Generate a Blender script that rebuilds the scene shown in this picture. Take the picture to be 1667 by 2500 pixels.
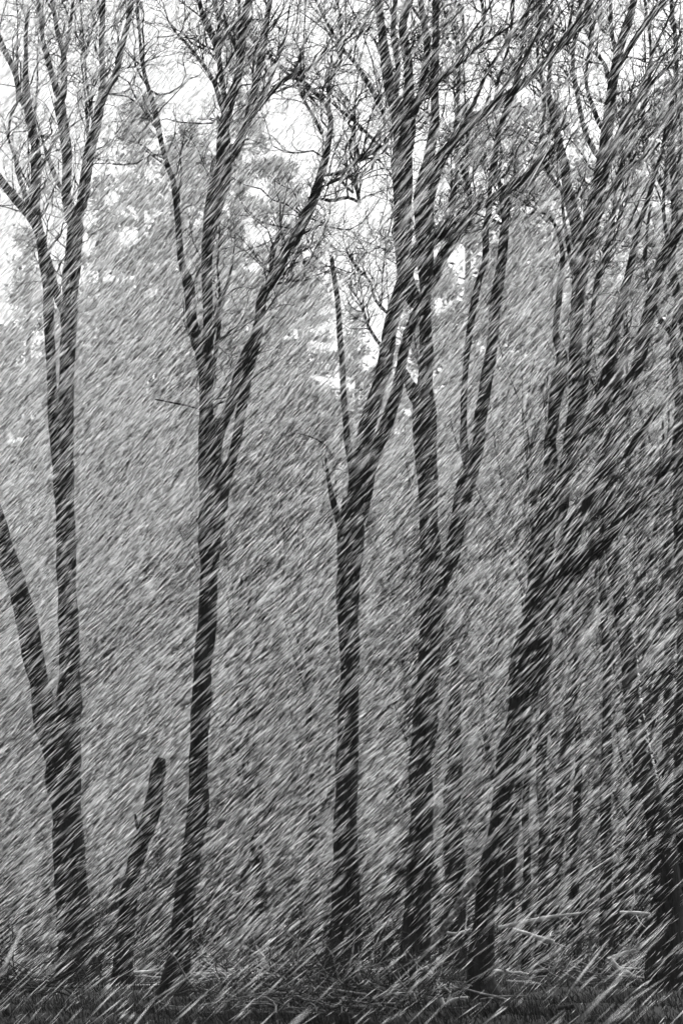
import bpy, math
import numpy as np
from mathutils import Vector

for o in list(bpy.data.objects):
    bpy.data.objects.remove(o, do_unlink=True)
SC = bpy.context.scene
COL = SC.collection
RNG = np.random.default_rng(11)

# ------------------------------------------------------------------ camera
PITCH = math.radians(9.3)
LENS = 85.0
K = 36.0 / LENS
CAM = np.array([0.0, 0.0, 1.6])
cam_data = bpy.data.cameras.new('camera')
cam_data.sensor_fit = 'VERTICAL'
cam_data.sensor_height = 36.0
cam_data.sensor_width = 24.0
cam_data.lens = LENS
cam_data.clip_start = 0.1
cam_data.clip_end = 2000.0
cam_data.dof.use_dof = True
cam_data.dof.focus_distance = 46.0
cam_data.dof.aperture_fstop = 2.8
cam = bpy.data.objects.new('camera', cam_data)
COL.objects.link(cam)
cam.location = CAM.tolist()
cam.rotation_euler = (math.pi / 2 + PITCH, 0, 0)
SC.camera = cam

# ------------------------------------------------------------------ sky
SUN_EL, SUN_ROT = math.radians(58), math.radians(25)
world = bpy.data.worlds.new('World')
SC.world = world
world.use_nodes = True
nt = world.node_tree
nt.nodes.clear()
sky = nt.nodes.new('ShaderNodeTexSky')
sky.sky_type = 'NISHITA'
sky.sun_disc = False
sky.sun_elevation = SUN_EL
sky.sun_rotation = SUN_ROT
sky.air_density = 2.0
sky.dust_density = 6.0
bw = nt.nodes.new('ShaderNodeRGBToBW')          # black-and-white photograph: a colourless overcast
bg = nt.nodes.new('ShaderNodeBackground')
bg.inputs['Strength'].default_value = 0.07
out = nt.nodes.new('ShaderNodeOutputWorld')
nt.links.new(sky.outputs[0], bw.inputs[0])
nt.links.new(bw.outputs[0], bg.inputs['Color'])
nt.links.new(bg.outputs[0], out.inputs['Surface'])

sun_data = bpy.data.lights.new('sun', 'SUN')
sun_data.energy = 1.3
sun_data.angle = math.radians(25)
sun_data.color = (1, 1, 1)
sun = bpy.data.objects.new('sun', sun_data)
COL.objects.link(sun)
sd = Vector((math.sin(SUN_ROT) * math.cos(SUN_EL), math.cos(SUN_ROT) * math.cos(SUN_EL), math.sin(SUN_EL)))
sun.rotation_euler = sd.to_track_quat('Z', 'Y').to_euler()

vs = SC.view_settings
SC.display_settings.display_device = 'sRGB'
vs.view_transform = 'Standard'
vs.look = 'None'
vs.gamma = 1.0
vs.use_curve_mapping = False
vs.exposure = 2.08
SC.render.engine = 'CYCLES'
SC.cycles.use_denoising = True
SC.cycles.max_bounces = 8
SC.cycles.diffuse_bounces = 5
SC.cycles.transmission_bounces = 6
SC.cycles.volume_bounces = 1
SC.render.film_transparent = False

HAZE_DENSITY = 0.0001


# ------------------------------------------------------------------ materials
def mat(name, val, rough=0.9, noise=None, bump=0.0, val2=None, translucent=0.0, spec=0.03, coords='Object'):
    m = bpy.data.materials.new(name)
    m.use_nodes = True
    t = m.node_tree
    t.nodes.clear()
    o = t.nodes.new('ShaderNodeOutputMaterial')
    b = t.nodes.new('ShaderNodeBsdfPrincipled')
    b.inputs['Roughness'].default_value = rough
    b.inputs['Specular IOR Level'].default_value = spec
    b.inputs['Base Color'].default_value = (val, val, val, 1)
    if noise:
        tc = t.nodes.new('ShaderNodeTexCoord')
        mp = t.nodes.new('ShaderNodeMapping')
        mp.inputs['Scale'].default_value = noise
        n = t.nodes.new('ShaderNodeTexNoise')
        n.inputs['Scale'].default_value = 1.0
        n.inputs['Detail'].default_value = 5.0
        n.inputs['Roughness'].default_value = 0.65
        r = t.nodes.new('ShaderNodeMapRange')
        r.inputs['From Min'].default_value = 0.35
        r.inputs['From Max'].default_value = 0.68
        r.inputs['To Min'].default_value = val
        r.inputs['To Max'].default_value = val2 if val2 is not None else val * 1.8
        t.links.new(tc.outputs[coords], mp.inputs[0])
        t.links.new(mp.outputs[0], n.inputs['Vector'])
        t.links.new(n.outputs[0], r.inputs[0])
        t.links.new(r.outputs[0], b.inputs['Base Color'])
        if bump:
            bp = t.nodes.new('ShaderNodeBump')
            bp.inputs['Strength'].default_value = bump
            bp.inputs['Distance'].default_value = 0.04
            t.links.new(n.outputs[0], bp.inputs['Height'])
            t.links.new(bp.outputs[0], b.inputs['Normal'])
    last = b.outputs[0]
    if translucent:
        tr = t.nodes.new('ShaderNodeBsdfTranslucent')
        tr.inputs['Color'].default_value = (val, val, val, 1)
        mx = t.nodes.new('ShaderNodeMixShader')
        mx.inputs[0].default_value = translucent
        t.links.new(b.outputs[0], mx.inputs[1])
        t.links.new(tr.outputs[0], mx.inputs[2])
        last = mx.outputs[0]
    t.links.new(last, o.inputs['Surface'])
    return m


M_BARK = mat('dark_wet_bark', 0.009, 0.9, (9, 9, 1.6), 0.9, 0.034)
M_LIMB = mat('limb_bark', 0.010, 0.9, (12, 12, 3.0), 0.6, 0.034)
M_TWIG = mat('twig_bark', 0.03, 0.9)
M_PALE = mat('pale_barkless_wood', 0.24, 0.8, (9, 9, 9), 0.6, 0.60)
M_MOSS = mat('lichen_and_moss', 0.035, 0.95, (14, 14, 14), 0.9, 0.34)
M_NEEDLE = mat('haze_pale_needles', 0.07, 0.9, (1.1, 1.1, 1.1), 0, 0.30)  # needle colour raised to pale the background as haze would
M_PBARK = mat('conifer_bark', 0.07, 0.9, (5, 5, 1), 0.5, 0.16)
M_GROUND = mat('forest_floor', 0.014, 0.95, (0.9, 0.9, 0.9), 0.5, 0.04)
M_GRASS = mat('winter_grass', 0.012, 0.9, (0.6, 0.6, 0.6), 0, 0.05, coords='Object')
M_SNOW = mat('snow', 0.92, 0.8, translucent=0.5, spec=0.0)
M_CRUST = mat('plastered_snow', 0.8, 0.8, spec=0.05)


# ------------------------------------------------------------------ mesh helpers
def link(name, mesh, parent=None, loc=(0, 0, 0)):
    o = bpy.data.objects.new(name, mesh)
    COL.objects.link(o)
    o.location = loc
    if parent is not None:
        o.parent = parent
    return o


def np_mesh(name, V, F, material, smooth=True):
    """V (n,3) float, F (m,k) int with k = 3 or 4."""
    me = bpy.data.meshes.new(name)
    V = np.ascontiguousarray(V, dtype=np.float32)
    F = np.ascontiguousarray(F, dtype=np.int32)
    k = F.shape[1]
    me.vertices.add(len(V))
    me.vertices.foreach_set('co', V.ravel())
    me.loops.add(F.size)
    me.loops.foreach_set('vertex_index', F.ravel())
    me.polygons.add(len(F))
    me.polygons.foreach_set('loop_start', np.arange(0, F.size, k, dtype=np.int32))
    me.polygons.foreach_set('loop_total', np.full(len(F), k, dtype=np.int32))
    me.polygons.foreach_set('use_smooth', np.full(len(F), smooth))
    me.materials.append(material)
    me.update(calc_edges=True)
    return me


def frames(T):
    """two unit vectors perpendicular to T (...,3)"""
    ref = np.where(np.abs(T[..., 2:3]) > 0.8, np.array([1.0, 0, 0]), np.array([0, 0, 1.0]))
    A = np.cross(T, ref)
    A /= np.linalg.norm(A, axis=-1, keepdims=True) + 1e-9
    B = np.cross(T, A)
    return A, B


def tubes(P, R, sides=3):
    """P (N,S,3), R (N,S) -> verts, quads : N open tubes"""
    N, S, _ = P.shape
    T = np.gradient(P, axis=1)
    T /= np.linalg.norm(T, axis=-1, keepdims=True) + 1e-9
    Tm = P[:, -1] - P[:, 0]
    Tm /= np.linalg.norm(Tm, axis=-1, keepdims=True) + 1e-9
    A, B = frames(Tm)
    A = A[:, None, :] - (A[:, None, :] * T).sum(-1, keepdims=True) * T
    A /= np.linalg.norm(A, axis=-1, keepdims=True) + 1e-9
    B = np.cross(T, A)
    a = np.arange(sides) / sides * 2 * math.pi
    ring = A[:, :, None, :] * np.cos(a)[None, None, :, None] + B[:, :, None, :] * np.sin(a)[None, None, :, None]
    V = P[:, :, None, :] + ring * (R[:, :, None, None] if R.ndim == 2 else R[..., None])
    idx = np.arange(N * S * sides).reshape(N, S, sides)
    i0 = idx[:, :-1, :]
    i1 = idx[:, 1:, :]
    F = np.stack([i0, np.roll(i0, -1, 2), np.roll(i1, -1, 2), i1], -1).reshape(-1, 4)
    return V.reshape(-1, 3), F


def spline(P, n):
    """Catmull-Rom resample of (m,c) control rows into n rows, evenly along their length"""
    P = np.asarray(P, float)
    if len(P) < 3:
        t = np.linspace(0, 1, n)[:, None]
        return P[0] * (1 - t) + P[-1] * t
    Q = np.vstack([2 * P[0] - P[1], P, 2 * P[-1] - P[-2]])
    d = np.r_[0, np.cumsum(np.linalg.norm(np.diff(P[:, :3], axis=0), axis=1))]
    s = np.linspace(0, d[-1], n)
    i = np.clip(np.searchsorted(d, s, side='right') - 1, 0, len(P) - 2)
    t = ((s - d[i]) / (d[i + 1] - d[i] + 1e-9))[:, None]
    p0, p1, p2, p3 = Q[i], Q[i + 1], Q[i + 2], Q[i + 3]
    return 0.5 * (2 * p1 + (p2 - p0) * t + (2 * p0 - 5 * p1 + 4 * p2 - p3) * t ** 2 + (3 * p1 - p0 - 3 * p2 + p3) * t ** 3)


def bark_tube(P, R, sides=14, rough=0.07, seed=0):
    """one tube with furrowed bark relief; ends closed by taper"""
    r = np.random.default_rng(seed)
    S = len(P)
    a = np.arange(sides) / sides * 2 * math.pi
    s = np.r_[0, np.cumsum(np.linalg.norm(np.diff(P, axis=0), axis=1))][:, None]
    n = np.zeros((S, sides))
    for k in (3, 5, 8, 11):
        n += np.sin(k * a[None, :] + r.uniform(0, 6) + 1.3 * np.sin(s * r.uniform(.6, 1.8) + r.uniform(0, 6))) / (1 + .18 * k)
    n += 0.9 * r.normal(0, 1, (S, sides)) * 0.6
    n += 0.8 * np.sin(s * r.uniform(2, 4) + r.uniform(0, 6)) + 0.7 * np.sin(s * r.uniform(4.5, 7) + a * 2 + r.uniform(0, 6))
    RR = R[:, None] * (1 + rough * n)
    return tubes(P[None], RR[None], sides)


def ray(u, v):
    nx, ny = (u - 833.5) / 2500.0 * K, (1250 - v) / 2500.0 * K
    return np.array([nx, math.cos(PITCH) - ny * math.sin(PITCH), math.sin(PITCH) + ny * math.cos(PITCH)])


def at(u, v, D):
    """world point seen at source pixel (u, v) at distance D along +Y"""
    d = ray(u, v)
    return CAM + d * (D / d[1])


def ground_at(u, v):
    d = ray(u, v)
    return CAM + d * (-CAM[2] / d[2])


def px(w, D):
    return w / 2500.0 * K * D / math.cos(PITCH) * 0.99


def ghash(x, y):
    return (0.10 * np.sin(x * .41 + 1.3) * np.sin(y * .23 + .4) + 0.05 * np.sin(x * 1.3 + y * .7) + 0.03 * np.sin(x * 2.9 - y * 1.7 + 2)
            + 0.5 * np.sin(x * .021 + 2) * np.sin(y * .017) * np.clip((y - 60) / 60, 0, 1))


def grow(start, dirs, length, r0, r1, steps, wig, up, rng):
    """N random-walk branches -> P (N,steps+1,3), R"""
    N = len(start)
    P = np.zeros((N, steps + 1, 3))
    P[:, 0] = start
    d = dirs / (np.linalg.norm(dirs, axis=1, keepdims=True) + 1e-9)
    for k in range(steps):
        d = d + rng.normal(0, wig, (N, 3)) + np.array([0, 0, up])
        d /= np.linalg.norm(d, axis=1, keepdims=True)
        P[:, k + 1] = P[:, k] + d * (length / steps)[:, None]
    t = np.linspace(0, 1, steps + 1)[None]
    R = r0[:, None] * (1 - t) + r1[:, None] * t
    return P, R


def spawn(P, R, n, rng, tmin=0.15, ang=(0.5, 1.2), up=0.25):
    """n starts on branches P with side directions"""
    N, S, _ = P.shape
    ln = np.linalg.norm(P[:, -1] - P[:, 0], axis=1)
    b = rng.choice(N, n, p=ln / ln.sum())
    t = rng.uniform(tmin, 1, n) * (S - 1.001)
    i = t.astype(int)
    f = (t - i)[:, None]
    p = P[b, i] * (1 - f) + P[b, i + 1] * f
    T = P[b, i + 1] - P[b, i]
    T /= np.linalg.norm(T, axis=1, keepdims=True) + 1e-9
    A, B = frames(T)
    ph = rng.uniform(0, 2 * math.pi, n)[:, None]
    side = A * np.cos(ph) + B * np.sin(ph)
    an = rng.uniform(ang[0], ang[1], n)[:, None]
    d = T * np.cos(an) + side * np.sin(an) + np.array([0, 0, up])
    r = R[b, i]
    return p, d, r, ln[b]


def twig_system(P, R, n1, rng, l1=(1.0, 3.2), n2=4, n3=3, rmin=0.0042, up=0.25):
    """three orders of bare twigs on the branches P; returns verts, faces"""
    VV, FF, off = [], [], 0

    def add(p, r, sides):
        nonlocal off
        v, f = tubes(p, r, sides)
        VV.append(v)
        FF.append(f + off)
        off += len(v)
    s, d, r, ln = spawn(P, R, n1, rng, up=up)
    L = rng.uniform(l1[0], l1[1], n1)
    ra = np.clip(np.minimum(r * 0.6, 0.006 + L * 0.0068), 0.008, 0.05)
    P1, R1 = grow(s, d, L, ra, np.full(n1, rmin * 1.3), 8, 0.33, 0.07, rng)
    add(P1, R1, 4)
    m = n1 * n2
    s, d, r, ln = spawn(P1, R1, m, rng, 0.12, (0.45, 1.1), 0.15)
    L = rng.uniform(0.3, 0.6, m) * ln * rng.uniform(.5, 1.1, m)
    P2, R2 = grow(s, d, L, np.clip(r * .7, rmin * 1.2, .022), np.full(m, rmin), 5, 0.42, 0.05, rng)
    add(P2, R2, 3)
    m3 = m * n3
    s, d, r, ln = spawn(P2, R2, m3, rng, 0.1, (0.5, 1.2), 0.1)
    L = rng.uniform(0.15, 0.5, m3)
    P3, R3 = grow(s, d, L, np.full(m3, rmin * 1.1), np.full(m3, rmin * .8), 3, 0.33, 0.03, rng)
    add(P3, R3, 3)
    return np.vstack(VV), np.vstack(FF)


def thing(name, label, cat, loc, group=None):
    o = bpy.data.objects.new(name, None)
    COL.objects.link(o)
    o.empty_display_size = 0.5
    o.location = [float(c) for c in loc]
    o['label'] = label
    o['category'] = cat
    if group:
        o['group'] = group
    return o


# ------------------------------------------------------------------ ground
def build_ground():
    ys = np.r_[np.linspace(-40, 24, 30), np.linspace(25, 75, 170), np.linspace(76, 300, 90)]
    xs = np.r_[np.linspace(-160, -21, 40), np.linspace(-20, 20, 170), np.linspace(21, 160, 40)]
    X, Y = np.meshgrid(xs, ys)
    Z = ghash(X, Y) + RNG.normal(0, .012, X.shape)
    V = np.stack([X, Y, Z], -1).reshape(-1, 3)
    i = np.arange(X.size).reshape(X.shape)
    F = np.stack([i[:-1, :-1], i[:-1, 1:], i[1:, 1:], i[1:, :-1]], -1).reshape(-1, 4)
    g = link('ground', np_mesh('ground', V, F, M_GROUND))
    g['kind'] = 'structure'
    n = 70000
    y = 30 + 55 * RNG.random(n) ** 1.6
    x = RNG.uniform(-1, 1, n) * (y * .16 + 2)
    z = ghash(x, y)
    clump = (np.sin(x * 1.9 + 3 * np.sin(y * .7)) + np.sin(y * 1.3 + x * .6) + 2.2) / 4.2
    h = RNG.uniform(.05, .22, n) * (0.45 + clump)
    p = np.stack([x, y, z - .02], -1)
    a = RNG.uniform(0, 6.28, n)
    w = np.stack([np.cos(a), np.sin(a), 0 * a], -1) * RNG.uniform(.006, .014, n)[:, None]
    tip = p + np.stack([RNG.normal(-.05, .07, n), RNG.normal(0, .06, n), h], -1)
    V = np.stack([p - w, p + w, tip], 1).reshape(-1, 3)
    gr = link('grass', np_mesh('grass', V, np.arange(3 * n).reshape(n, 3), M_GRASS, False))
    gr['kind'] = 'stuff'
    gr['label'] = 'short dark winter grass covering the clearing'


build_ground()

# ------------------------------------------------------------------ the traced bare trees
# every limb: list of (u, v, width) in source pixels of the photograph, then the depth it drifts towards its tip
TREES = []


def tree(name, label, D, trunk, limbs, n1=60, l1=(.8, 2.6), n2=4, n3=3, cat='tree', crown=True, seed=0, mat_trunk=None,
         twig_from=0.25, crust=None, boughs=0, zlow=6.5):
    rng = np.random.default_rng(seed + 100)
    base = at(trunk[0][0], trunk[0][1], D)
    base[2] = ghash(base[0], base[1])
    root = thing(name, label, cat, base)

    def points(lst, dy):
        n = len(lst)
        out = []
        for i, (u, v, w) in enumerate(lst):
            Dz = D + dy * (i / max(n - 1, 1)) ** 1.3
            p = at(u, v, Dz)
            out.append([*p, px(w, Dz) / 2])
        return np.array(out)

    def make(lst, dy, nm, m, sides, sd, extend=0):
        q = points(lst, dy)
        if extend:
            q = np.vstack([[q[0, 0], q[0, 1], min(base[2] - .5, q[0, 2] - .3), q[0, 3] * 1.1], q])
        L = np.linalg.norm(np.diff(q[:, :3], axis=0), axis=1).sum()
        S = spline(q, max(8, int(L / (0.10 if sides > 12 else 0.14))))
        P, R = S[:, :3], np.maximum(S[:, 3], .006)
        # small wander so that no limb is ruler-straight
        s = np.linspace(0, L, len(P))
        wob = sum(np.sin(s[:, None] * f + rng.uniform(0, 6, 3)) / f for f in (1.3, 2.9, 5.3)) * .028
        P = P + wob * np.array([1, 1, .2]) * np.clip(s / 2, 0, 1)[:, None]
        if not extend:                                         # a limb grows out of its parent: it starts thin inside it
            R = R * np.clip(.25 + s / .35, 0, 1)
        V, F = bark_tube(P, R, sides, .055, sd)
        # close the tip
        tip = P[-1] + (P[-1] - P[-2]) * .6
        n0 = len(V)
        V = np.vstack([V, tip])
        last = np.arange(n0 - sides, n0)
        F = np.vstack([F, np.stack([last, np.roll(last, -1), np.full(sides, n0), np.full(sides, n0)], -1)[:, :4]]) if False else F
        link(nm, np_mesh(nm, V[:n0] - base, F, m), root)
        return P, R
    paths = [make(trunk, 0, 'trunk', mat_trunk or M_BARK, 20, seed, 1)]
    for j, L in enumerate(limbs):
        dy = float(rng.uniform(-1.6, 1.6)) if not isinstance(L, tuple) else L[1]
        pts = L[0] if isinstance(L, tuple) else L
        q = make(pts, dy, 'limb', M_LIMB, 14 if max(p[2] for p in pts) > 24 else 9, seed * 50 + j + 1)
        if not (isinstance(L, tuple) and len(L) > 2):          # a third entry marks a dead limb without twigs
            paths.append(q)
    if crown and any(((P[:, 2] > 5.5) & (R < .24)).sum() > 5 for P, R in paths):
        # resample all branches to a common number of points; twigs only leave the thinner, upper stretches
        Ps, Rs = [], []
        for k, (P, R) in enumerate(paths):
            ok = np.where((P[:, 2] > 5.5) & (R < .24))[0]
            if len(ok) < 6:
                continue
            a, b = ok[0], ok[-1]
            for c0, c1 in zip(np.linspace(a, b, 4)[:-1], np.linspace(a, b, 4)[1:]):
                if rng.random() > np.clip((P[int(c0), 2] - zlow) / 7.0, .06, 1):
                    continue
                ii = np.linspace(c0, c1, 8).round().astype(int)
                Ps.append(P[ii])
                Rs.append(R[ii])
        if not Ps:
            ii = np.linspace(len(P) * 2 // 3, len(P) - 1, 8).round().astype(int)
            Ps, Rs = [P[ii]], [R[ii]]
        Ps, Rs = np.array(Ps), np.array(Rs)
        VV, FF, off = [], [], 0
        if boughs:
            s, d, r, ln = spawn(Ps, Rs, boughs, rng, .2, (.3, .75), .45)
            L = rng.uniform(1.8, 4.5, boughs)
            Pb, Rb = grow(s, d, L, np.clip(r * .55, .02, .055), np.full(boughs, .009), 12, .10, .05, rng)
            v, f = tubes(Pb, Rb, 5)
            VV.append(v); FF.append(f); off += len(v)
            v, f = twig_system(Pb, Rb, boughs * 5, rng, (.4, 1.4), n2, n3)
            VV.append(v); FF.append(f + off); off += len(v)
        v, f = twig_system(Ps, Rs, n1, rng, l1, n2, n3)
        VV.append(v); FF.append(f + off)
        c = link('crown', np_mesh('crown', np.vstack(VV) - base, np.vstack(FF), M_TWIG), root)
        c['kind'] = 'stuff'
    if crust:
        lumps(root, base, *points_to_path(points(crust, 0)), rng)
    return root


def points_to_path(q):
    S = spline(q, 160)
    return S[:, :3], S[:, 3]


def lumps(root, base, P, R, rng, side=1.0, n=150, m=None, name='snow_crust', size=(.012, .035)):
    """small lumps (snow or moss) stuck on one flank of a limb"""
    i = rng.integers(0, len(P), n)
    T = np.gradient(P, axis=0)[i]
    T /= np.linalg.norm(T, axis=1, keepdims=True)
    A = np.cross(T, np.array([0, 1.0, 0]))
    A /= np.linalg.norm(A, axis=1, keepdims=True)
    A *= np.sign(A[:, :1]) * side
    Bv = np.cross(T, A)
    ph = rng.normal(0, .42, n)[:, None]
    c = P[i] + (A * np.cos(ph) + Bv * np.sin(ph)) * R[i][:, None] * 1.0
    s = rng.uniform(size[0], size[1], n)[:, None, None]
    octa = np.array([[1, 0, 0], [-1, 0, 0], [0, 1, 0], [0, -1, 0], [0, 0, 1], [0, 0, -1]], float)
    F0 = np.array([[0, 2, 4], [2, 1, 4], [1, 3, 4], [3, 0, 4], [2, 0, 5], [1, 2, 5], [3, 1, 5], [0, 3, 5]])
    V = c[:, None] + octa[None] * s * rng.uniform(.6, 1.5, (n, 6, 1))
    F = (F0[None] + np.arange(n)[:, None, None] * 6).reshape(-1, 3)
    o = link(name, np_mesh(name, V.reshape(-1, 3) - base, F, m or M_CRUST), root)
    o['kind'] = 'stuff'


tree('forked_tree', 'tall bare tree whose low fork sends a rough thick stem leaning to the left edge', 51.0,
     [(196, 2412, 150), (194, 2395, 118), (189, 2330, 96), (183, 2252, 84), (167, 2010, 74), (158, 1860, 84), (162, 1760, 72), (170, 1680, 56),
      (169, 1520, 48), (166, 1360, 46), (156, 1200, 48), (155, 1130, 50), (160, 1000, 42), (167, 920, 39), (170, 812, 38), (170, 760, 42),
      (180, 600, 40), (184, 560, 42), (182, 540, 34)],
     [([(155, 1900, 50), (134, 1830, 62), (112, 1770, 58), (102, 1690, 52), (62, 1500, 50), (17, 1360, 45), (-15, 1250, 42), (-50, 1130, 38), (-95, 960, 32)], -1.0),
      ([(152, 1180, 34), (142, 1110, 30), (131, 1000, 27), (126, 920, 25), (120, 812, 25), (115, 706, 25), (107, 600, 24), (101, 570, 26), (80, 530, 26), (32, 478, 22), (-8, 425, 20), (-60, 360, 15)], -.8),
      [(155, 770, 22), (140, 720, 20), (124, 660, 18), (112, 620, 16)],
      [(104, 600, 20), (92, 540, 24), (88, 468, 26), (90, 415, 27), (80, 330, 22), (69, 266, 21), (64, 186, 15), (66, 110, 11), (72, 20, 8)],
      [(86, 540, 13), (72, 505, 12), (45, 425, 12), (38, 380, 8), (10, 300, 5)],
      [(70, 280, 15), (48, 230, 14), (37, 175, 14), (10, 120, 13), (-10, 70, 12)],
      [(50, 240, 10), (28, 280, 8), (20, 340, 6)],
      ([(178, 560, 30), (163, 478, 25), (161, 372, 25), (153, 292, 28), (149, 255, 30)], .5),
      ([(146, 250, 20), (130, 190, 16), (108, 120, 12), (100, 50, 9), (95, -15, 8)], .8),
      [(152, 262, 18), (157, 213, 17), (154, 133, 13), (141, 80, 12), (130, -10, 10)],
      [(157, 150, 12), (172, 60, 9), (184, -15, 8)],
      ([(185, 550, 32), (199, 505, 30), (207, 452, 28), (221, 372, 27), (234, 319, 27), (247, 255, 24), (266, 213, 19), (285, 180, 16), (298, 106, 16), (314, 32, 15), (320, -15, 15)], -.6),
      [(243, 262, 17), (251, 202, 15), (251, 133, 14), (253, 53, 14), (255, -15, 13)],
      [(228, 300, 7), (212, 200, 6), (204, 130, 5), (182, 80, 4)],
      [(215, 390, 5), (212, 250, 6), (200, 140, 5)]],
     n1=170, l1=(.6, 2.4), n2=4, n3=3, seed=1, boughs=10)

tree('broken_snag', 'short leaning snag with a broken top between two tall trunks', 51.0,
     [(299, 2412, 58), (307, 2279, 45), (316, 2204, 41), (324, 2146, 34), (346, 2066, 40), (372, 1975, 42), (384, 1895, 36), (389, 1866, 29), (392, 1850, 19)],
     [[(352, 2050, 14), (336, 2020, 9), (330, 1990, 5)]], crown=False, seed=2, cat='snag')

tree('three_stemmed_tree', 'tall bare tree whose trunk splits midway into one upright and two rightward stems', 43.5,
     [(420, 2458, 96), (422, 2440, 84), (425, 2400, 66), (445, 2279, 50), (463, 2119, 50), (484, 1960, 50), (481, 1838, 45), (489, 1732, 47), (498, 1626, 45),
      (507, 1519, 45), (511, 1413, 44), (512, 1306, 54), (518, 1210, 74), (513, 1150, 64), (509, 1090, 50), (507, 1025, 38), (505, 920, 36), (499, 866, 42), (496, 840, 36)],
     [[(490, 875, 30), (481, 840, 27), (468, 770, 28), (464, 700, 27), (448, 640, 18), (438, 580, 16), (430, 505, 16), (420, 440, 15), (407, 405, 14), (393, 345, 13), (380, 287, 15), (368, 235, 11), (350, 150, 9), (345, 80, 7), (335, -10, 5)],
      ([(500, 880, 28), (508, 830, 25), (508, 740, 25), (507, 650, 26), (508, 600, 30), (515, 530, 42), (533, 450, 46), (545, 400, 40), (545, 330, 30), (560, 250, 25), (580, 200, 22), (590, 120, 20), (600, 40, 18), (610, -15, 16)], -.5),
      [(548, 410, 26), (572, 370, 24), (600, 310, 22), (620, 220, 20), (640, 120, 16), (660, 20, 14), (668, -15, 12)],
      [(546, 330, 18), (548, 240, 15), (535, 150, 14), (520, 100, 14), (495, 48, 14), (480, -10, 10)],
      [(560, 260, 14), (538, 190, 9), (530, 90, 8), (545, -10, 6)],
      ([(524, 1300, 42), (532, 1250, 42), (543, 1195, 34), (567, 1115, 25), (585, 1041, 24), (601, 962, 24), (612, 898, 26), (625, 829, 29), (633, 775, 25), (643, 717, 23), (670, 674, 23), (697, 605, 26), (707, 600, 27), (739, 537, 27), (771, 479, 25), (787, 425, 19), (798, 383, 17), (806, 330, 16), (808, 287, 14), (792, 250, 11), (766, 223, 10), (745, 202, 9), (700, 180, 7), (655, 140, 6)], .9),
      ([(516, 1180, 36), (525, 1130, 30), (537, 1052, 27), (564, 983, 25), (585, 903, 27), (606, 855, 28), (618, 830, 22)], .3),
      [(806, 290, 10), (803, 213, 9), (819, 170, 8), (834, 150, 7), (834, 50, 6), (820, -10, 5)],
      [(790, 340, 9), (770, 290, 9), (740, 240, 8), (725, 200, 6)],
      [(771, 480, 10), (805, 490, 9), (850, 482, 8), (880, 495, 6), (872, 465, 5)],
      [(778, 460, 9), (820, 440, 8), (858, 430, 7), (880, 470, 6)],
      [(785, 430, 13), (834, 420, 10), (887, 383, 10), (930, 358, 8)],
      [(600, 300, 16), (650, 240, 13), (700, 190, 12), (760, 160, 9), (800, 110, 6)],
      [(470, 700, 8), (490, 655, 6), (500, 660, 4)],
      ([(488, 1000, 8), (465, 992, 6), (430, 985, 5), (380, 975, 3)], .5, 'dead'),
      [(640, 700, 9), (690, 690, 6), (760, 680, 4)]],
     n1=210, l1=(.6, 2.6), n2=4, n3=3, seed=3, boughs=14)

tree('dead_stem_tree', 'bare tree with a thin broken dead stem standing up beside its narrow fork', 45.5,
     [(838, 2428, 150), (838, 2410, 120), (838, 2330, 88), (842, 2130, 62), (848, 1900, 54), (851, 1800, 50), (850, 1600, 47), (847, 1500, 50), (852, 1400, 60), (856, 1330, 66), (862, 1270, 62), (866, 1220, 50)],
     [([(862, 1270, 42), (868, 1200, 42), (877, 1132, 44), (898, 1025, 39), (930, 920, 40), (951, 812, 34), (983, 706, 38), (1000, 650, 36), (1030, 600, 36), (1063, 575, 30), (1110, 540, 22)], -1.0),
      ([(872, 1290, 34), (888, 1230, 33), (905, 1132, 35), (944, 1025, 33), (975, 920, 27), (990, 840, 25), (1010, 780, 22), (1040, 720, 25), (1075, 650, 27), (1084, 620, 30), (1116, 570, 28), (1148, 520, 20), (1175, 500, 16), (1205, 498, 8)], .8),
      ([(862, 1190, 18), (856, 1130, 17), (847, 1060, 16), (842, 960, 15), (836, 880, 15), (828, 820, 15), (818, 700, 12), (810, 640, 11), (807, 622, 8)], -.3, 'dead'),
      [(846, 1330, 20), (830, 1285, 17), (812, 1215, 15), (802, 1170, 10), (790, 1110, 6)],
      [(1150, 520, 12), (1142, 446, 12), (1121, 383, 10), (1110, 319, 9), (1116, 260, 7), (1120, 180, 6), (1115, 90, 4)],
      [(940, 860, 10), (900, 800, 8), (880, 740, 6), (850, 700, 5)],
      [(960, 780, 10), (915, 730, 8), (905, 690, 7), (860, 640, 5), (845, 610, 4)]],
     n1=110, l1=(.5, 2.0), n2=4, n3=3, seed=4, boughs=5)

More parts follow.
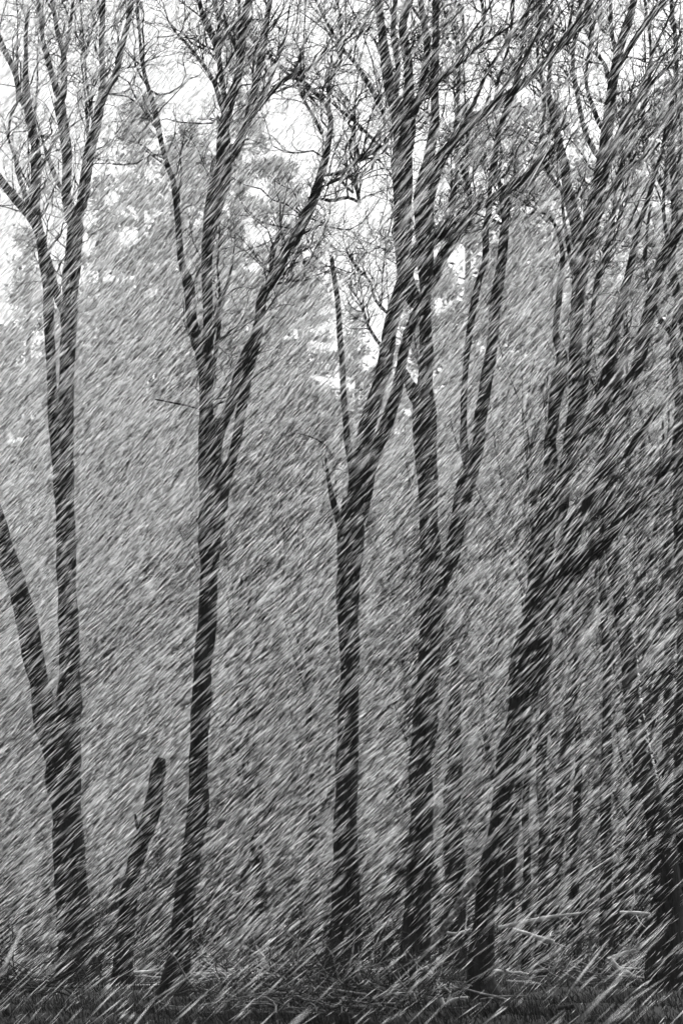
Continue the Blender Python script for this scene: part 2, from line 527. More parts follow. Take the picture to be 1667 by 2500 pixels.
tree('straight_tree', 'thickest upright bare tree carrying a long bare limb that sweeps up to the right', 44.0,
     [(1012, 2445, 128), (1012, 2420, 100), (1015, 2330, 76), (1018, 2225, 62), (1024, 2066, 60), (1028, 1906, 56), (1031, 1850, 54), (1039, 1785, 57), (1043, 1678, 53), (1047, 1600, 56), (1053, 1519, 60),
      (1054, 1440, 66), (1050, 1370, 52), (1048, 1306, 46), (1047, 1200, 47), (1040, 1100, 58), (1037, 1025, 58), (1036, 972, 50), (1037, 919, 36), (1036, 812, 33), (1037, 733, 28), (1040, 690, 34), (1038, 600, 42), (1036, 480, 46),
      (1050, 372, 28), (1057, 300, 22), (1058, 213, 19), (1061, 106, 18), (1063, -15, 18)],
     [([(1018, 1000, 30), (1004, 950, 26), (994, 925, 20), (990, 905, 10)], -.4),
      ([(1022, 760, 34), (1000, 710, 42), (988, 650, 42), (983, 560, 42), (982, 480, 44), (980, 400, 56), (978, 330, 50), (968, 280, 36), (952, 220, 30), (944, 160, 27), (935, 80, 22), (920, -15, 18)], -.7),
      [(985, 400, 36), (998, 330, 32), (1000, 250, 26), (997, 150, 24), (985, 60, 22), (1000, -15, 20)],
      [(1005, 300, 20), (1018, 250, 18), (1034, 190, 18), (1042, 100, 16), (1025, -10, 14)],
      [(960, 260, 16), (972, 170, 14), (960, 90, 14), (965, -15, 12)],
      ([(1036, 560, 34), (1046, 470, 36), (1073, 390, 30), (1110, 345, 23), (1153, 298, 22), (1206, 260, 22), (1254, 223, 22), (1286, 197, 20), (1330, 150, 17), (1380, 90, 14), (1430, 20, 12), (1450, -20, 10)], -1.4),
      [(1005, 260, 22), (1036, 223, 17), (1084, 186, 13), (1121, 154, 13), (1164, 117, 10), (1206, 95, 8), (1225, 66, 6)],
      [(935, 280, 15), (930, 265, 14), (903, 212, 13), (866, 154, 11), (845, 133, 10), (834, 117, 8), (800, 60, 7), (770, 0, 5)],
      [(955, 385, 9), (914, 345, 8), (866, 298, 7), (834, 274, 6), (790, 230, 4)],
      [(965, 360, 12), (930, 358, 11), (890, 385, 10), (850, 410, 9), (834, 440, 8), (862, 470, 6)],
      ([(1062, 1450, 40), (1080, 1410, 42), (1103, 1360, 38), (1112, 1306, 38), (1122, 1248, 39), (1134, 1185, 44), (1150, 1130, 42), (1168, 1078, 32), (1174, 1025, 31), (1190, 930, 30), (1204, 812, 29), (1213, 706, 27), (1222, 627, 25), (1228, 560, 22), (1238, 500, 20), (1236, 465, 17), (1262, 450, 18), (1302, 425, 16), (1322, 393, 12), (1365, 345, 8)], 1.2),
      [(1140, 1150, 26), (1132, 1078, 20), (1134, 1000, 16), (1137, 920, 15), (1142, 840, 16), (1148, 786, 18), (1163, 706, 17), (1180, 632, 16), (1184, 560, 16), (1195, 500, 14), (1200, 430, 10), (1210, 345, 8)],
      [(1236, 470, 14), (1210, 430, 14), (1212, 345, 14), (1235, 260, 14), (1262, 180, 12), (1280, 80, 9), (1300, -10, 7)],
      [(1206, 262, 9), (1215, 200, 8), (1240, 110, 7), (1250, 20, 6)],
      [(1165, 118, 8), (1180, 60, 8), (1172, -10, 8)]],
     n1=200, l1=(.5, 2.2), n2=4, n3=3, seed=5, boughs=16, zlow=8.5)

tree('fanning_tree', 'bare tree leaning right that fans into a broom of many stems above its thick fork', 45.8,
     [(1180, 2428, 96), (1176, 2405, 72), (1172, 2350, 62), (1180, 2225, 52), (1200, 2119, 53), (1222, 2013, 52), (1234, 1906, 48), (1242, 1840, 52), (1258, 1785, 56), (1269, 1705, 66), (1289, 1625, 84), (1305, 1540, 84), (1312, 1480, 66), (1318, 1413, 58), (1328, 1306, 58), (1340, 1240, 54), (1348, 1190, 40)],
     [([(1334, 1240, 34), (1332, 1190, 32), (1341, 1130, 31), (1340, 1078, 30), (1350, 1025, 30), (1356, 972, 31), (1366, 919, 34), (1372, 865, 28), (1358, 812, 17), (1366, 733, 15), (1371, 653, 13), (1366, 600, 11), (1355, 558, 9), (1334, 526, 6), (1295, 520, 4)], -.8),
      ([(1350, 1290, 42), (1368, 1230, 40), (1380, 1170, 40), (1392, 1110, 40), (1397, 1060, 38), (1402, 1000, 37), (1405, 945, 36), (1403, 866, 32), (1403, 812, 32), (1408, 733, 33), (1420, 653, 40), (1432, 600, 40), (1447, 520, 38), (1460, 450, 35), (1474, 380, 34), (1480, 300, 28), (1490, 220, 26), (1510, 130, 23), (1535, 50, 20), (1552, -15, 18)], .6),
      [(1416, 640, 30), (1412, 590, 34), (1400, 530, 30), (1385, 470, 26), (1372, 400, 19), (1352, 320, 15), (1340, 220, 11), (1350, 100, 8), (1345, -10, 6)],
      [(1392, 1120, 40), (1405, 1090, 40), (1425, 1060, 36), (1461, 1000, 36), (1482, 900, 30), (1498, 812, 26), (1525, 706, 21), (1540, 653, 18), (1560, 560, 14), (1590, 450, 11), (1620, 330, 9), (1640, 200, 7)],
      ([(1320, 1500, 60), (1348, 1430, 52), (1375, 1350, 46), (1408, 1270, 46), (1445, 1200, 46), (1487, 1105, 40), (1514, 1025, 34), (1540, 951, 38), (1562, 880, 34), (1578, 786, 32), (1599, 680, 32), (1631, 600, 29), (1660, 550, 27), (1700, 490, 24), (1740, 420, 20)], -1.2),
      [(1482, 975, 22), (1500, 920, 20), (1525, 866, 20), (1557, 828, 17), (1590, 780, 12)],
      ([(1335, 1466, 56), (1366, 1423, 46), (1397, 1386, 41), (1445, 1349, 40), (1472, 1317, 37), (1525, 1269, 36), (1572, 1222, 29), (1620, 1150, 23), (1667, 1100, 20), (1730, 1040, 17)], -1.8),
      [(1505, 1120, 22), (1530, 1105, 20), (1562, 1062, 21), (1600, 1010, 15), (1640, 970, 11), (1690, 930, 8)],
      [(1455, 500, 22), (1480, 420, 18), (1500, 360, 20), (1530, 290, 16), (1570, 230, 12), (1640, 150, 9)],
      [(1475, 330, 14), (1450, 270, 12), (1432, 200, 9), (1440, 90, 8), (1430, -10, 6)],
      [(1468, 400, 16), (1430, 330, 13), (1410, 240, 12), (1400, 120, 10), (1415, -10, 8)],
      [(1490, 230, 12), (1480, 170, 11), (1462, 140, 9), (1448, 128, 6)],
      [(1500, 180, 14), (1550, 90, 13), (1600, 20, 12), (1640, -30, 9)],
      [(1425, 1010, 16), (1432, 900, 15), (1440, 800, 13), (1452, 700, 13), (1480, 600, 12), (1500, 520, 10), (1510, 430, 8), (1540, 330, 6)],
      [(1446, 560, 14), (1470, 500, 10), (1510, 430, 12), (1560, 390, 9), (1610, 350, 6)],
      [(1390, 480, 12), (1350, 440, 10), (1320, 360, 9), (1330, 250, 8), (1310, 120, 7), (1320, -10, 5)]],
     n1=170, l1=(.5, 2.2), n2=4, n3=3, seed=6, boughs=18, zlow=10.5)

tree('left_leaning_tree', 'tree leaning left with a broken line of snow along its right flank', 47.0,
     [(1646, 2425, 160), (1638, 2400, 124), (1627, 2225, 82), (1606, 2013, 62), (1580, 1906, 46), (1562, 1811, 44), (1546, 1732, 41), (1536, 1625, 37), (1517, 1519, 36), (1503, 1413, 35), (1492, 1330, 34), (1482, 1270, 32), (1486, 1180, 27)],
     [[(1486, 1190, 27), (1490, 1110, 24), (1497, 1030, 20), (1505, 960, 17), (1520, 880, 12), (1530, 800, 8)],
      [(1484, 1220, 16), (1470, 1150, 12), (1474, 1080, 9), (1460, 1010, 6)],
      [(1540, 1690, 9), (1600, 1640, 6), (1650, 1650, 4)]],
     n1=50, l1=(.5, 1.8), n2=4, n3=3, seed=7, boughs=3,
     crust=[(1503, 1430, 35), (1517, 1519, 36), (1536, 1625, 37), (1546, 1732, 42), (1560, 1811, 45), (1580, 1906, 48)])

tree('edge_tree', 'dark massive trunk cut off by the right edge of the view', 48.5,
     [(1700, 2425, 190), (1695, 2300, 130), (1688, 2100, 96), (1682, 1850, 76), (1680, 1600, 60), (1672, 1350, 52), (1668, 1220, 50), (1672, 1080, 46), (1690, 900, 44), (1720, 700, 40)],
     [[(1670, 1230, 30), (1650, 1130, 22), (1655, 1000, 18), (1640, 850, 15), (1650, 700, 12), (1620, 500, 9), (1640, 300, 7)],
      [(1690, 900, 30), (1660, 760, 24), (1640, 640, 20), (1650, 480, 18), (1630, 320, 15), (1650, 150, 12), (1640, -10, 9)],
      [(1686, 920, 20), (1640, 820, 15), (1600, 760, 12), (1570, 640, 9), (1590, 500, 7)],
      [(1645, 500, 14), (1600, 420, 12), (1570, 300, 10), (1590, 160, 8), (1570, -10, 7)]],
     n1=90, l1=(.5, 2.0), n2=4, n3=3, seed=8, boughs=10, zlow=10)


for k, (lab, pts) in enumerate([
        ('slim dark trunk standing alone in the pale gap beside the left-leaning tree', [(1480, 2385, 40), (1480, 2300, 32), (1478, 2100, 29), (1477, 1950, 27), (1482, 1800, 24), (1478, 1600, 20), (1470, 1400, 16), (1476, 1200, 9)]),
        ('slim dark trunk in the gap just right of the foot of the fanning tree', [(1322, 2385, 34), (1324, 2250, 28), (1326, 2050, 26), (1320, 1900, 24), (1332, 1700, 20), (1336, 1500, 15), (1330, 1350, 8)]),
        ('thin dark pole trunk nearest the foot of the fanning tree', [(1282, 2385, 24), (1283, 2250, 20), (1288, 2100, 18), (1282, 1950, 16), (1290, 1800, 13), (1288, 1650, 7)]),
        ('dark stub-topped trunk in the gap between the two right big trunks', [(1112, 2388, 70), (1110, 2280, 54), (1107, 2100, 48), (1104, 1980, 44), (1110, 1850, 36), (1108, 1700, 26), (1112, 1560, 14)]),
        ('thin dark trunk behind the brush heap', [(1408, 2385, 26), (1406, 2250, 22), (1402, 2050, 20), (1410, 1850, 17), (1404, 1650, 13), (1412, 1450, 7)])]):
    tree('bare_tree', lab, 58.0 + 1.2 * k, pts, [], crown=True, n1=14, l1=(.5, 1.6), seed=60 + k, zlow=1.5)


# ------------------------------------------------------------------ bare trees farther back
def bare_proto(seed, height):
    rng = np.random.default_rng(seed)
    parts = []
    lean = rng.normal(0, .06, 2)
    q = []
    for t in np.linspace(0, 1, 8):
        q.append([lean[0] * t * height + .25 * math.sin(5 * t + seed), lean[1] * t * height, t * height * .75 - (.4 if t == 0 else 0), .2 * (1 - t) ** .8 + .03])
    S = spline(np.array(q), 70)
    v, f = bark_tube(S[:, :3], S[:, 3], 9, .05, seed)
    parts.append(('trunk', np_mesh('trunk', v, f, M_BARK)))
    P0, R0 = S[None, 18:, :3][:, ::4], S[None, 18:, 3][:, ::4]
    n = 16
    s, d, r, ln = spawn(P0, R0, n, rng, .0, (.35, .8), .4)
    L = rng.uniform(.25, .5, n) * height * .8
    Pb, Rb = grow(s, d, L, r * .6, np.full(n, .015), 12, .09, .07, rng)
    v1, f1 = tubes(Pb, Rb, 5)
    v2, f2 = twig_system(Pb, Rb, 120, rng, (.6, 2.2), 4, 2, .008)
    parts.append(('crown', np_mesh('crown', np.vstack([v1, v2]), np.vstack([f1, f2 + len(v1)]), M_TWIG)))
    return parts


def place(parts, name, label, cat, loc, rz, sc, group):
    root = thing(name, label, cat, loc, group)
    root.rotation_euler = (0, 0, rz)
    root.scale = (sc, sc, sc)
    for nm, me in parts:
        c = link(nm, me, root)
        if nm != 'trunk':
            c['kind'] = 'stuff'
    return root


protos = [bare_proto(21, 19), bare_proto(22, 17), bare_proto(23, 21)]
BACK = [(1100, 74, 1), (1255, 66, 2), (1330, 72, 0), (1395, 82, 1), (1478, 62, 1), (1560, 74, 0), (1640, 66, 2),
        (1180, 88, 2), (930, 76, 1), (760, 82, 2), (650, 80, 0), (560, 90, 1), (1530, 98, 2), (1690, 68, 0)]
for i, (u, D, k) in enumerate(BACK):
    p = at(u, 2300, D)
    place(protos[k], 'bare_tree', 'slender dark bare tree standing behind the big trunks, half lost in snow', 'tree',
          (p[0], D, ghash(p[0], D)), RNG.uniform(0, 6.28), RNG.uniform(.75, 1.1), 'bare trees farther back')


# ------------------------------------------------------------------ conifers
def conifer_proto(seed, H=30.0, start=.12, spread=4.6):
    rng = np.random.default_rng(seed)
    q = np.array([[.12 * math.sin(t * 4 + seed), 0, t * H - (.5 if t == 0 else 0), .42 * (1 - t) + .03] for t in np.linspace(0, 1, 9)])
    S = spline(q, 60)
    v, f = bark_tube(S[:, :3], S[:, 3], 10, .05, seed)
    trunk = np_mesh('trunk', v, f, M_PBARK)
    n = 190
    t = start + (1 - start) * rng.random(n) ** .9
    gap = np.sin(t * 19 + seed) * .25 + np.sin(t * 47 + seed * 2) * .2
    prof = spread * np.clip((1 - t) ** .75 * (.55 + .45 * np.clip((t - start) / .25, 0, 1)) + .06, 0, 1) * (1 + gap) * rng.uniform(.5, 1.15, n)
    az = rng.uniform(0, 6.28, n)
    d = np.stack([np.cos(az), np.sin(az), rng.uniform(-.25, .35, n) + .35 * (t - .5)], -1)
    st = np.stack([0 * t, 0 * t, t * H], -1)
    Pb, Rb = grow(st, d, np.maximum(prof, .5), np.full(n, .05), np.full(n, .012), 7, .1, -.01, rng)
    vb, fb = tubes(Pb, Rb, 4)
    limbs = np_mesh('boughs', vb, fb, M_PBARK)
    m = n * 50
    b = rng.choice(n, m, p=prof / prof.sum())
    tt = rng.uniform(.22, 1, m) ** .7 * 6.99
    i = tt.astype(int)
    c = Pb[b, i] + (Pb[b, i + 1] - Pb[b, i]) * (tt - i)[:, None] + rng.normal(0, .22, (m, 3)) * np.array([1, 1, .6])
    d = Pb[b, i + 1] - Pb[b, i]
    d /= np.linalg.norm(d, axis=1, keepdims=True)
    V, F = [], []
    for k in range(3):
        dd = d * .6 + rng.normal(0, .6, (m, 3)) + np.array([0, 0, .15])
        dd /= np.linalg.norm(dd, axis=1, keepdims=True)
        A, B = frames(dd)
        ph = rng.uniform(0, 6.28, m)[:, None]
        w = (A * np.cos(ph) + B * np.sin(ph)) * rng.uniform(.022, .065, m)[:, None]
        L = rng.uniform(.2, .5, m)[:, None]
        V.append(np.stack([c - dd * L * .4, c + w, c + dd * L * .6, c - w], 1))
    V = np.concatenate(V, 0)
    F = np.arange(len(V) * 4).reshape(-1, 4)
    crown = np_mesh('crown', V.reshape(-1, 3), F, M_NEEDLE, False)
    return [('trunk', trunk), ('boughs', limbs), ('crown', crown)]


cp = [conifer_proto(31, 30, .15, 4.4), conifer_proto(32, 30, .28, 5.2), conifer_proto(33, 30, .06, 4.0), conifer_proto(34, 30, .35, 4.6)]
# (u of the trunk, v of the tip, distance, kind, label)
CON = [(345, 240, 106, 1, 'shaggy conifer whose top rises between the forked tree and the three-stemmed tree'),
       (250, 440, 118, 0, 'pale conifer filling the gap just past the forked tree'),
       (75, 560, 140, 0, 'faintest pale conifer behind the leaning rough stem at the left edge'),
       (455, 320, 112, 3, 'conifer directly behind the fork of the three-stemmed tree'),
       (590, 60, 108, 1, 'tallest conifer, behind the two upper stems of the three-stemmed tree'),
       (685, 400, 98, 1, 'conifer seen between the three-stemmed tree and the thin dead stem'),
       (745, 650, 110, 3, 'bare-poled conifer just beside the thin dead stem'),
       (870, 760, 118, 0, 'low conifer behind the fork beside the dead stem'),
       (1140, 270, 108, 1, 'conifer behind the steep bare fork to the right of the thickest tree'),
       (1250, 170, 106, 2, 'dense conifer filling the gap between the thickest tree and the fanning tree'),
       (1335, 250, 112, 0, 'conifer behind the base of the broom of stems'),
       (1030, 640, 116, 2, 'low conifer behind the thickest upright trunk'),
       (1420, 330, 118, 2, 'conifer behind the middle of the fanning stems'),
       (1540, 260, 112, 0, 'conifer behind the tips of the diagonal limbs'),
       (1650, 200, 108, 1, 'conifer at the right edge behind the massive dark trunk')]
for (u, v, D, k, lab) in CON:
    top = at(u, v, D)
    place(cp[k], 'conifer', lab, 'conifer', (top[0], D, ghash(top[0], D) - .2), RNG.uniform(0, 6.28), top[2] / 30.0, 'conifers behind the bare trees')
FAR = [(150, 760, 150), (20, 800, 160), (330, 700, 140), (520, 620, 145), (640, 800, 150), (420, 860, 130), (800, 960, 150), (930, 900, 160), (1090, 820, 150),
       (1200, 700, 140), (1310, 740, 150), (1450, 800, 140), (1580, 700, 150), (720, 900, 125), (560, 980, 120), (240, 1000, 130), (90, 1080, 125), (1000, 1080, 120), (1160, 1020, 125), (1380, 1000, 120), (1500, 1060, 125), (1640, 900, 120),
       (-40, 900, 130), (860, 1150, 115)] + [(-40 + 83 * k, (980, 1120, 1040, 1180)[k % 4] - (160 if k > 10 else 0), (175, 190, 165)[k % 3]) for k in range(22)]
for i, (u, v, D) in enumerate(FAR):
    top = at(u, v, D)
    place(cp[i % 4], 'conifer', 'pale grey conifer in the far row, little more than a shade in the snow', 'conifer',
          (top[0], D, ghash(top[0], D) - .2), RNG.uniform(0, 6.28), top[2] / 30.0, 'far row of conifers')


# ------------------------------------------------------------------ shrubs of the understorey
def shrub_proto(seed, H):
    rng = np.random.default_rng(seed)
    n = 16
    a = rng.uniform(0, 6.28, n)
    st = np.stack([np.cos(a), np.sin(a), 0 * a], -1) * rng.uniform(0, .25, n)[:, None]
    d = np.stack([np.cos(a) * .35, np.sin(a) * .35, np.ones(n)], -1) + rng.normal(0, .12, (n, 3))
    P, R = grow(st, d, rng.uniform(.5, 1, n) * H, np.full(n, .02), np.full(n, .007), 9, .10, .03, rng)
    v1, f1 = tubes(P, R, 4)
    v2, f2 = twig_system(P, R, 70, rng, (.3, 1.1), 4, 2, .006)
    return [('stems', np_mesh('stems', v1, f1, M_TWIG)), ('twigs', np_mesh('twigs', v2, f2, M_TWIG))]


sp = [shrub_proto(41, 3.0), shrub_proto(42, 4.2), shrub_proto(43, 2.2)]
for i in range(32):
    D = float(RNG.uniform(62, 95))
    u = -60 + (i + RNG.random()) * 1790 / 32
    p = at(u, 2300, D)
    place(sp[i % 3], 'shrub', 'leafless many-stemmed shrub in the understorey behind the trunks', 'shrub', (p[0], D, ghash(p[0], D) - .05),
          RNG.uniform(0, 6.28), RNG.uniform(.7, 1.35), 'leafless shrubs of the understorey')


# ------------------------------------------------------------------ fallen wood
def stick(name, label, pts, D, m=M_PALE, cat='branch', twigs=0, seed=0, sides=7, grp=None, dD=0.0, rough=.10, twlen=(.2, .6)):
    """pts: (u, v, width); the branch lies or leans at distance D"""
    rng = np.random.default_rng(900 + seed)
    q = np.array([[*at(u, v, D + dD * i / max(1, len(pts) - 1)), px(w * (1.25 if m is M_PALE else 1), D) / 2] for i, (u, v, w) in enumerate(pts)])
    S = spline(q, max(10, len(pts) * 8))
    base = S[np.argmin(S[:, 2]), :3].copy()
    L = np.linalg.norm(np.diff(S[:, :3], axis=0), axis=1).sum()
    S[:, :3] += np.cumsum(rng.normal(0, .004 * L ** .5, (len(S), 3)), 0) * np.array([1, 1, .6])
    root = thing(name, label, cat, base, grp)
    v, f = bark_tube(S[:, :3], S[:, 3], sides, rough, seed)
    n0 = len(v)
    caps = []
    for e, ring in ((S[0], np.arange(sides)), (S[-1], np.arange(n0 - sides, n0))):
        v = np.vstack([v, e[:3]])
        c = len(v) - 1
        caps.append(np.stack([ring, np.roll(ring, -1), np.full(sides, c), np.full(sides, c)], -1))
    me = bpy.data.meshes.new('wood')
    faces = [tuple(x) for x in f.tolist()] + [tuple(x[:3]) for c in caps for x in c.tolist()]
    me.from_pydata((v - base).tolist(), [], faces)
    me.polygons.foreach_set('use_smooth', [True] * len(me.polygons))
    me.materials.append(m)
    link('wood', me, root)
    if twigs:
        P, R = S[None, ::4, :3], S[None, ::4, 3]
        s, d, r, ln = spawn(P, R, twigs, rng, .1, (.4, 1.0), .15)
        Lt = rng.uniform(twlen[0], twlen[1], twigs)
        Pt, Rt = grow(s, d, Lt, np.clip(r * .6, .006, .02), np.full(twigs, .005), 6, .2, 0.02, rng)
        for k in range(twigs):
            vt, ft = tubes(Pt[k:k + 1], Rt[k:k + 1], 5)
            link('twig', np_mesh('twig', vt - base, ft, m), root)
    return root


def gD(v):
    return float(ground_at(833, v)[1])


stick('fallen_branch', 'long pale bare branch lying at knee height behind the fanning tree', [(1216, 2264, 7), (1250, 2258, 8), (1286, 2250, 9), (1345, 2238, 8), (1413, 2230, 5)], 49.5, twigs=5, seed=1)
stick('fallen_branch', 'pale stubby branch sloping down to the right below the long bare branch', [(1250, 2268, 6), (1291, 2281, 9), (1320, 2291, 10), (1350, 2298, 7)], 48.5, twigs=6, seed=2)
stick('fallen_branch', 'short crooked pale branch ending between the two right trunks', [(1080, 2274, 8), (1110, 2280, 6), (1148, 2272, 7)], 46.5, twigs=1, seed=3)
stick('mossy_limb', 'lichen-crusted limb leaning against the foot of the fanning tree', [(1052, 2318, 12), (1080, 2265, 19), (1120, 2205, 21), (1150, 2160, 18), (1172, 2125, 12)], 45.0, m=M_MOSS, seed=4, sides=14, rough=.26, twigs=6, twlen=(.1, .3))
stick('fallen_branch', 'thin pale branch lying flat at the right foot of the fanning tree', [(1206, 2371, 7), (1250, 2374, 7), (1290, 2378, 6)], 53.0, twigs=3, seed=5)
stick('fallen_branch', 'short pale branch with an upturned tip beyond the flat thin branch', [(1290, 2374, 5), (1320, 2369, 6), (1358, 2368, 5)], 53.5, twigs=2, seed=6)
stick('fallen_log', 'short dark log with a light top lying in the grass', [(1235, 2400, 17), (1275, 2402, 18), (1320, 2406, 15)], 50.5, m=M_MOSS, cat='log', seed=7, sides=12)
stick('leaning_stick', 'upright pale stick with a bent tip in the foreground brush', [(1100, 2500, 13), (1078, 2453, 14), (1057, 2400, 12), (1045, 2372, 10), (1037, 2357, 7)], 37.0, cat='stick', seed=8, twigs=3)
stick('leaning_stick', 'thin pale stick curving down into the middle of the brush', [(950, 2482, 9), (920, 2450, 10), (890, 2410, 9), (872, 2370, 8), (865, 2347, 6)], 38.0, cat='stick', seed=9, twigs=2)
stick('leaning_stick', 'short thin grey stick at the near edge of the brush', [(866, 2498, 6), (852, 2455, 6), (843, 2428, 5)], 36.5, cat='stick', seed=10)
stick('fallen_branch', 'dark twisted branch lying across the foreground brush from its left', [(958, 2435, 5), (1000, 2442, 7), (1040, 2455, 8), (1085, 2490, 9)], 37.2, m=M_MOSS, seed=11, twigs=4)
stick('fallen_branch', 'forked pale branch springing from the foot of the upright stick', [(1080, 2462, 9), (1105, 2440, 8), (1139, 2434, 6)], 37.0, seed=12, twigs=2)
stick('fallen_branch', 'bundle-like dark branch fanning rightward at the bottom of the brush', [(1078, 2462, 7), (1115, 2466, 6), (1155, 2485, 5), (1180, 2500, 4)], 36.8, seed=13, twigs=6, m=M_MOSS, twlen=(.15, .45))
stick('fallen_branch', 'pale curved branch running down between the brush and the dead-stem tree', [(838, 2385, 6), (815, 2420, 7), (780, 2432, 7), (755, 2445, 6)], 39.0, seed=14, twigs=4)
stick('fallen_log', 'long pale log lying behind the foot of the three-stemmed tree', [(440, 2384, 9), (520, 2381, 11), (600, 2383, 11), (688, 2382, 10)], 52.5, cat='log', seed=15, twigs=5, sides=10)
stick('fallen_log', 'short rotten log lying in front of the long pale log', [(560, 2405, 8), (610, 2401, 11), (645, 2402, 8)], 50.5, cat='log', m=M_MOSS, seed=16, twigs=3, sides=10)
stick('broken_stump', 'pale splintered stump with jagged prongs in the middle of the clearing', [(670, 2390, 24), (655, 2360, 20), (645, 2340, 13), (637, 2324, 4)], 51.5, cat='stump', seed=17, twigs=6, sides=10, rough=.2, twlen=(.3, .6))
stick('sawn_log', 'dark log showing its round end beside the splintered stump', [(700, 2388, 36), (716, 2380, 36), (735, 2372, 34)], 50.6, cat='log', m=M_BARK, seed=18, sides=14, rough=.04, dD=1.6)
stick('fallen_branch', 'pale branch lying on the grass left of the forked tree', [(-10, 2385, 7), (20, 2386, 8), (45, 2391, 6), (120, 2394, 5)], 52.0, seed=19, twigs=4)
stick('fallen_branch', 'pale branch lying between the broken snag and the three-stemmed tree', [(325, 2374, 5), (365, 2372, 7), (398, 2366, 5)], 53.5, seed=20, twigs=3)
stick('fallen_branch', 'pale forked branch pointing up to the right in the far brush heap', [(1475, 2345, 5), (1492, 2338, 8), (1525, 2326, 6), (1552, 2318, 4)], 50.0, seed=21, twigs=3)
stick('fallen_branch', 'pale splintered branch sloping down right in the far brush heap', [(1488, 2338, 8), (1505, 2360, 8), (1530, 2375, 7), (1548, 2388, 6)], 49.5, seed=22, twigs=6)
stick('fallen_branch', 'flat thin branch lying under the far brush heap', [(1440, 2393, 5), (1480, 2388, 6), (1530, 2386, 5), (1580, 2385, 4)], 51.0, seed=23, twigs=3)
stick('fallen_branch', 'pale branch low behind the left-leaning trunk', [(1512, 2228, 6), (1550, 2229, 7), (1590, 2232, 5)], 52.5, seed=24, twigs=4)
stick('fallen_branch', 'thin pale branch bowed beside the foot of the thickest tree', [(945, 2362, 6), (965, 2345, 7), (986, 2334, 6)], 46.0, seed=25, twigs=1)
stick('fallen_branch', 'dark branch lying flat in the near grass at the lower right', [(1360, 2462, 9), (1385, 2460, 11), (1402, 2457, 9)], 37.5, m=M_BARK, seed=26)
stick('leaning_stick', 'dark bent stick at the bottom left corner', [(-10, 2420, 14), (5, 2450, 16), (25, 2490, 16), (40, 2520, 14)], 36.5, m=M_BARK, cat='stick', seed=27)


def brush_pile(label, u, v, D, n, rad, seed, m):
    rng = np.random.default_rng(seed)
    b = at(u, v, D)
    b[2] = ghash(b[0], b[1])
    root = thing('brush_pile', label, 'brush', b)
    s = np.stack([rng.normal(0, rad, n), rng.normal(0, rad * .6, n), rng.uniform(0, .3, n)], -1)
    d = np.stack([rng.normal(0, 1, n), rng.normal(0, .6, n), rng.uniform(-.1, .6, n)], -1)
    P, R = grow(s, d, rng.uniform(.5, 1.8, n), rng.uniform(.01, .025, n), np.full(n, .006), 7, .14, -.02, rng)
    P[..., 2] = np.maximum(P[..., 2], .01)
    v1, f1 = tubes(P, R, 5)
    v2, f2 = twig_system(P, R, n, rng, (.25, .8), 3, 2, .005)
    o = link('sticks', np_mesh('sticks', v1, f1, m), root)
    o['kind'] = 'stuff'
    o = link('twigs', np_mesh('twigs', v2, f2, M_TWIG), root)
    o['kind'] = 'stuff'


brush_pile('dark tangled brush pile in the foreground beside the upright pale stick', 845, 2490, 36.6, 150, .85, 61, M_MOSS)
brush_pile('brush heap at the foot of the left-leaning tree', 1520, 2400, 50.5, 80, .9, 62, M_MOSS)
brush_pile('scattered brush between the long pale log and the splintered stump', 600, 2396, 51.5, 70, .9, 63, M_PALE)
brush_pile('low brush at the lower left corner of the clearing', 30, 2430, 44.0, 60, .6, 64, M_TWIG)


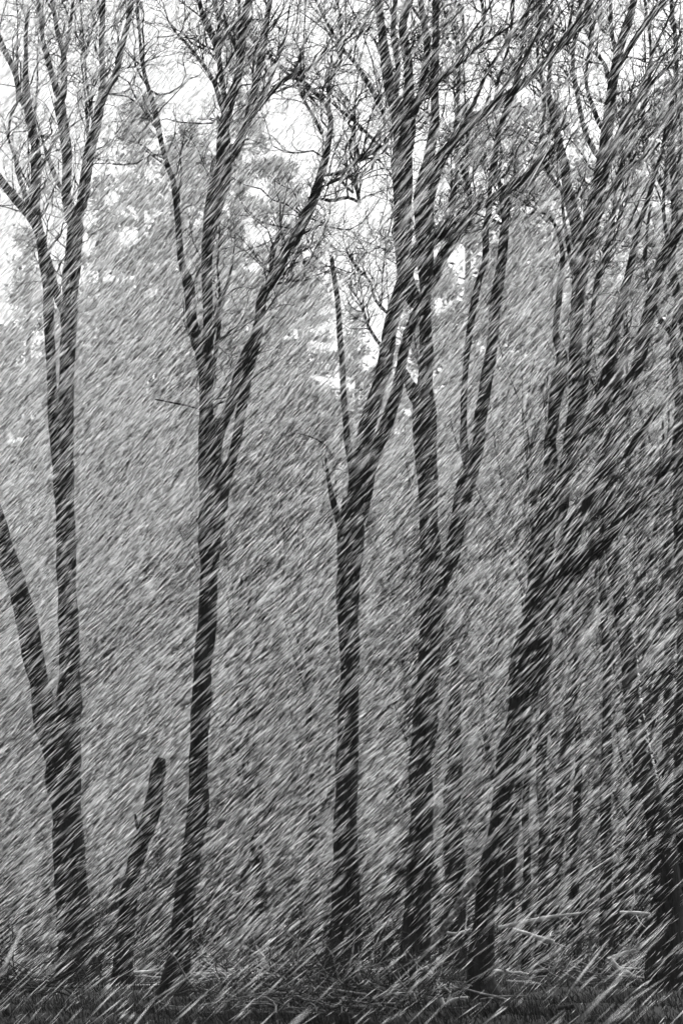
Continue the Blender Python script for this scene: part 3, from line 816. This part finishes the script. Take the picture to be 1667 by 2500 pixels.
# ------------------------------------------------------------------ wind-driven snow
def snow(name, label, n, d0, d1, rad, length, power, seed, low, zfull, dim_right=.12):
    rng = np.random.default_rng(seed)
    y = (d0 ** power + (d1 ** power - d0 ** power) * rng.random(n)) ** (1 / power)
    x = rng.uniform(-1, 1, n) * (y * .158 + 1.5)
    z = rng.uniform(0, 1, n) * (y * .40 + 2.0)
    # gusts: the flakes come in bands
    e = z / (y * .40 + 2.0)
    ang = np.radians(41.5 + 14 * e + 3.5 * np.sin(x * .55 + z * .30 + y * .15) + 2.5 * np.sin(z * .9 - x * .4 + y * .37)) + rng.normal(0, math.radians(4.2), n)
    d = np.stack([np.cos(ang), rng.normal(0, .10, n), np.sin(ang)], -1)
    L = length * rng.lognormal(0, .52, n)
    r = rad * rng.lognormal(0, .38, n)
    c = np.stack([x, y, z], -1)
    q = np.sin(ang.mean()) * x - np.cos(ang.mean()) * z
    lane = .5 + .25 * np.sin(q * 2.1 + y * .5 + 2 * np.sin(q * .37 + y * .21)) + .25 * np.sin(q * 4.7 - y * .9 + .4 * x + 1.5 * np.sin(x * .5 + y))
    # flakes thinned low down and to the right to imitate the dimmer light there
    dimming = (low + (1 - low) * np.clip(z / zfull, 0, 1)) * (1 - dim_right * np.clip(.5 + x / (y * .28), 0, 1))
    drift = .5 + .3 * np.sin(q * .95 + 1.7 * np.sin(x * .22 + y * .31) + y * .13) + .2 * np.sin(q * .5 - y * .41 + 2.1 * np.sin(x * .35))
    keep = rng.random(n) < (.18 + .75 * lane) * (.22 + 1.45 * drift) * dimming
    c, d, L, r = c[keep], d[keep], L[keep], r[keep]
    n = len(c)
    A, B = frames(d)
    # five-point spindle: tail, a three-sided waist, nose
    ph = rng.uniform(0, 6.28, n)
    w = rng.uniform(-.2, .2, n)
    ring = []
    for j in range(3):
        a = ph + j * 2.0944
        ring.append(c + d * (L * w)[:, None] + (A * np.cos(a)[:, None] + B * np.sin(a)[:, None]) * r[:, None])
    V = np.stack([c - d * (L * .5)[:, None], *ring, c + d * (L * .5)[:, None]], 1)
    T = np.array([[0, 2, 1], [0, 3, 2], [0, 1, 3], [1, 2, 4], [2, 3, 4], [3, 1, 4]])
    F = (T[None] + (np.arange(n) * 5)[:, None, None]).reshape(-1, 3)
    o = link(name, np_mesh(name, V.reshape(-1, 3), F, M_SNOW, True))
    o['kind'] = 'stuff'
    o['label'] = label
    return o


snow('snow', 'large soft snow streaks close to the viewer', 2400, 8, 17, .0030, .15, 2.6, 73, .22, 4.0)
snow('snow', 'wind-driven snow slanting through the near air', 180000, 17, 50, .0028, .225, 2.6, 71, .24, 8.5)
snow('snow', 'wind-driven snow slanting between and behind the trunks', 600000, 53, 112, .0069, .37, 2.6, 72, .60, 16.0, .25)

# ------------------------------------------------------------------ haze
hm = bpy.data.materials.new('snow_filled_air')
hm.use_nodes = True
t = hm.node_tree
t.nodes.clear()
o = t.nodes.new('ShaderNodeOutputMaterial')
pv = t.nodes.new('ShaderNodeVolumePrincipled')
pv.inputs['Color'].default_value = (.95, .95, .95, 1)
pv.inputs['Density'].default_value = HAZE_DENSITY
pv.inputs['Anisotropy'].default_value = 0.3
t.links.new(pv.outputs[0], o.inputs['Volume'])
x0, x1, y0, y1, z0, z1 = -170, 170, -50, 310, -1.8, 42
V = np.array([[x, y, z] for x in (x0, x1) for y in (y0, y1) for z in (z0, z1)], float)
F = np.array([[0, 1, 3, 2], [4, 6, 7, 5], [0, 4, 5, 1], [2, 3, 7, 6], [0, 2, 6, 4], [1, 5, 7, 3]])
hz = link('haze', np_mesh('haze', V, F, hm, False))
hz['kind'] = 'stuff'
hz['label'] = 'pale snow-filled air'
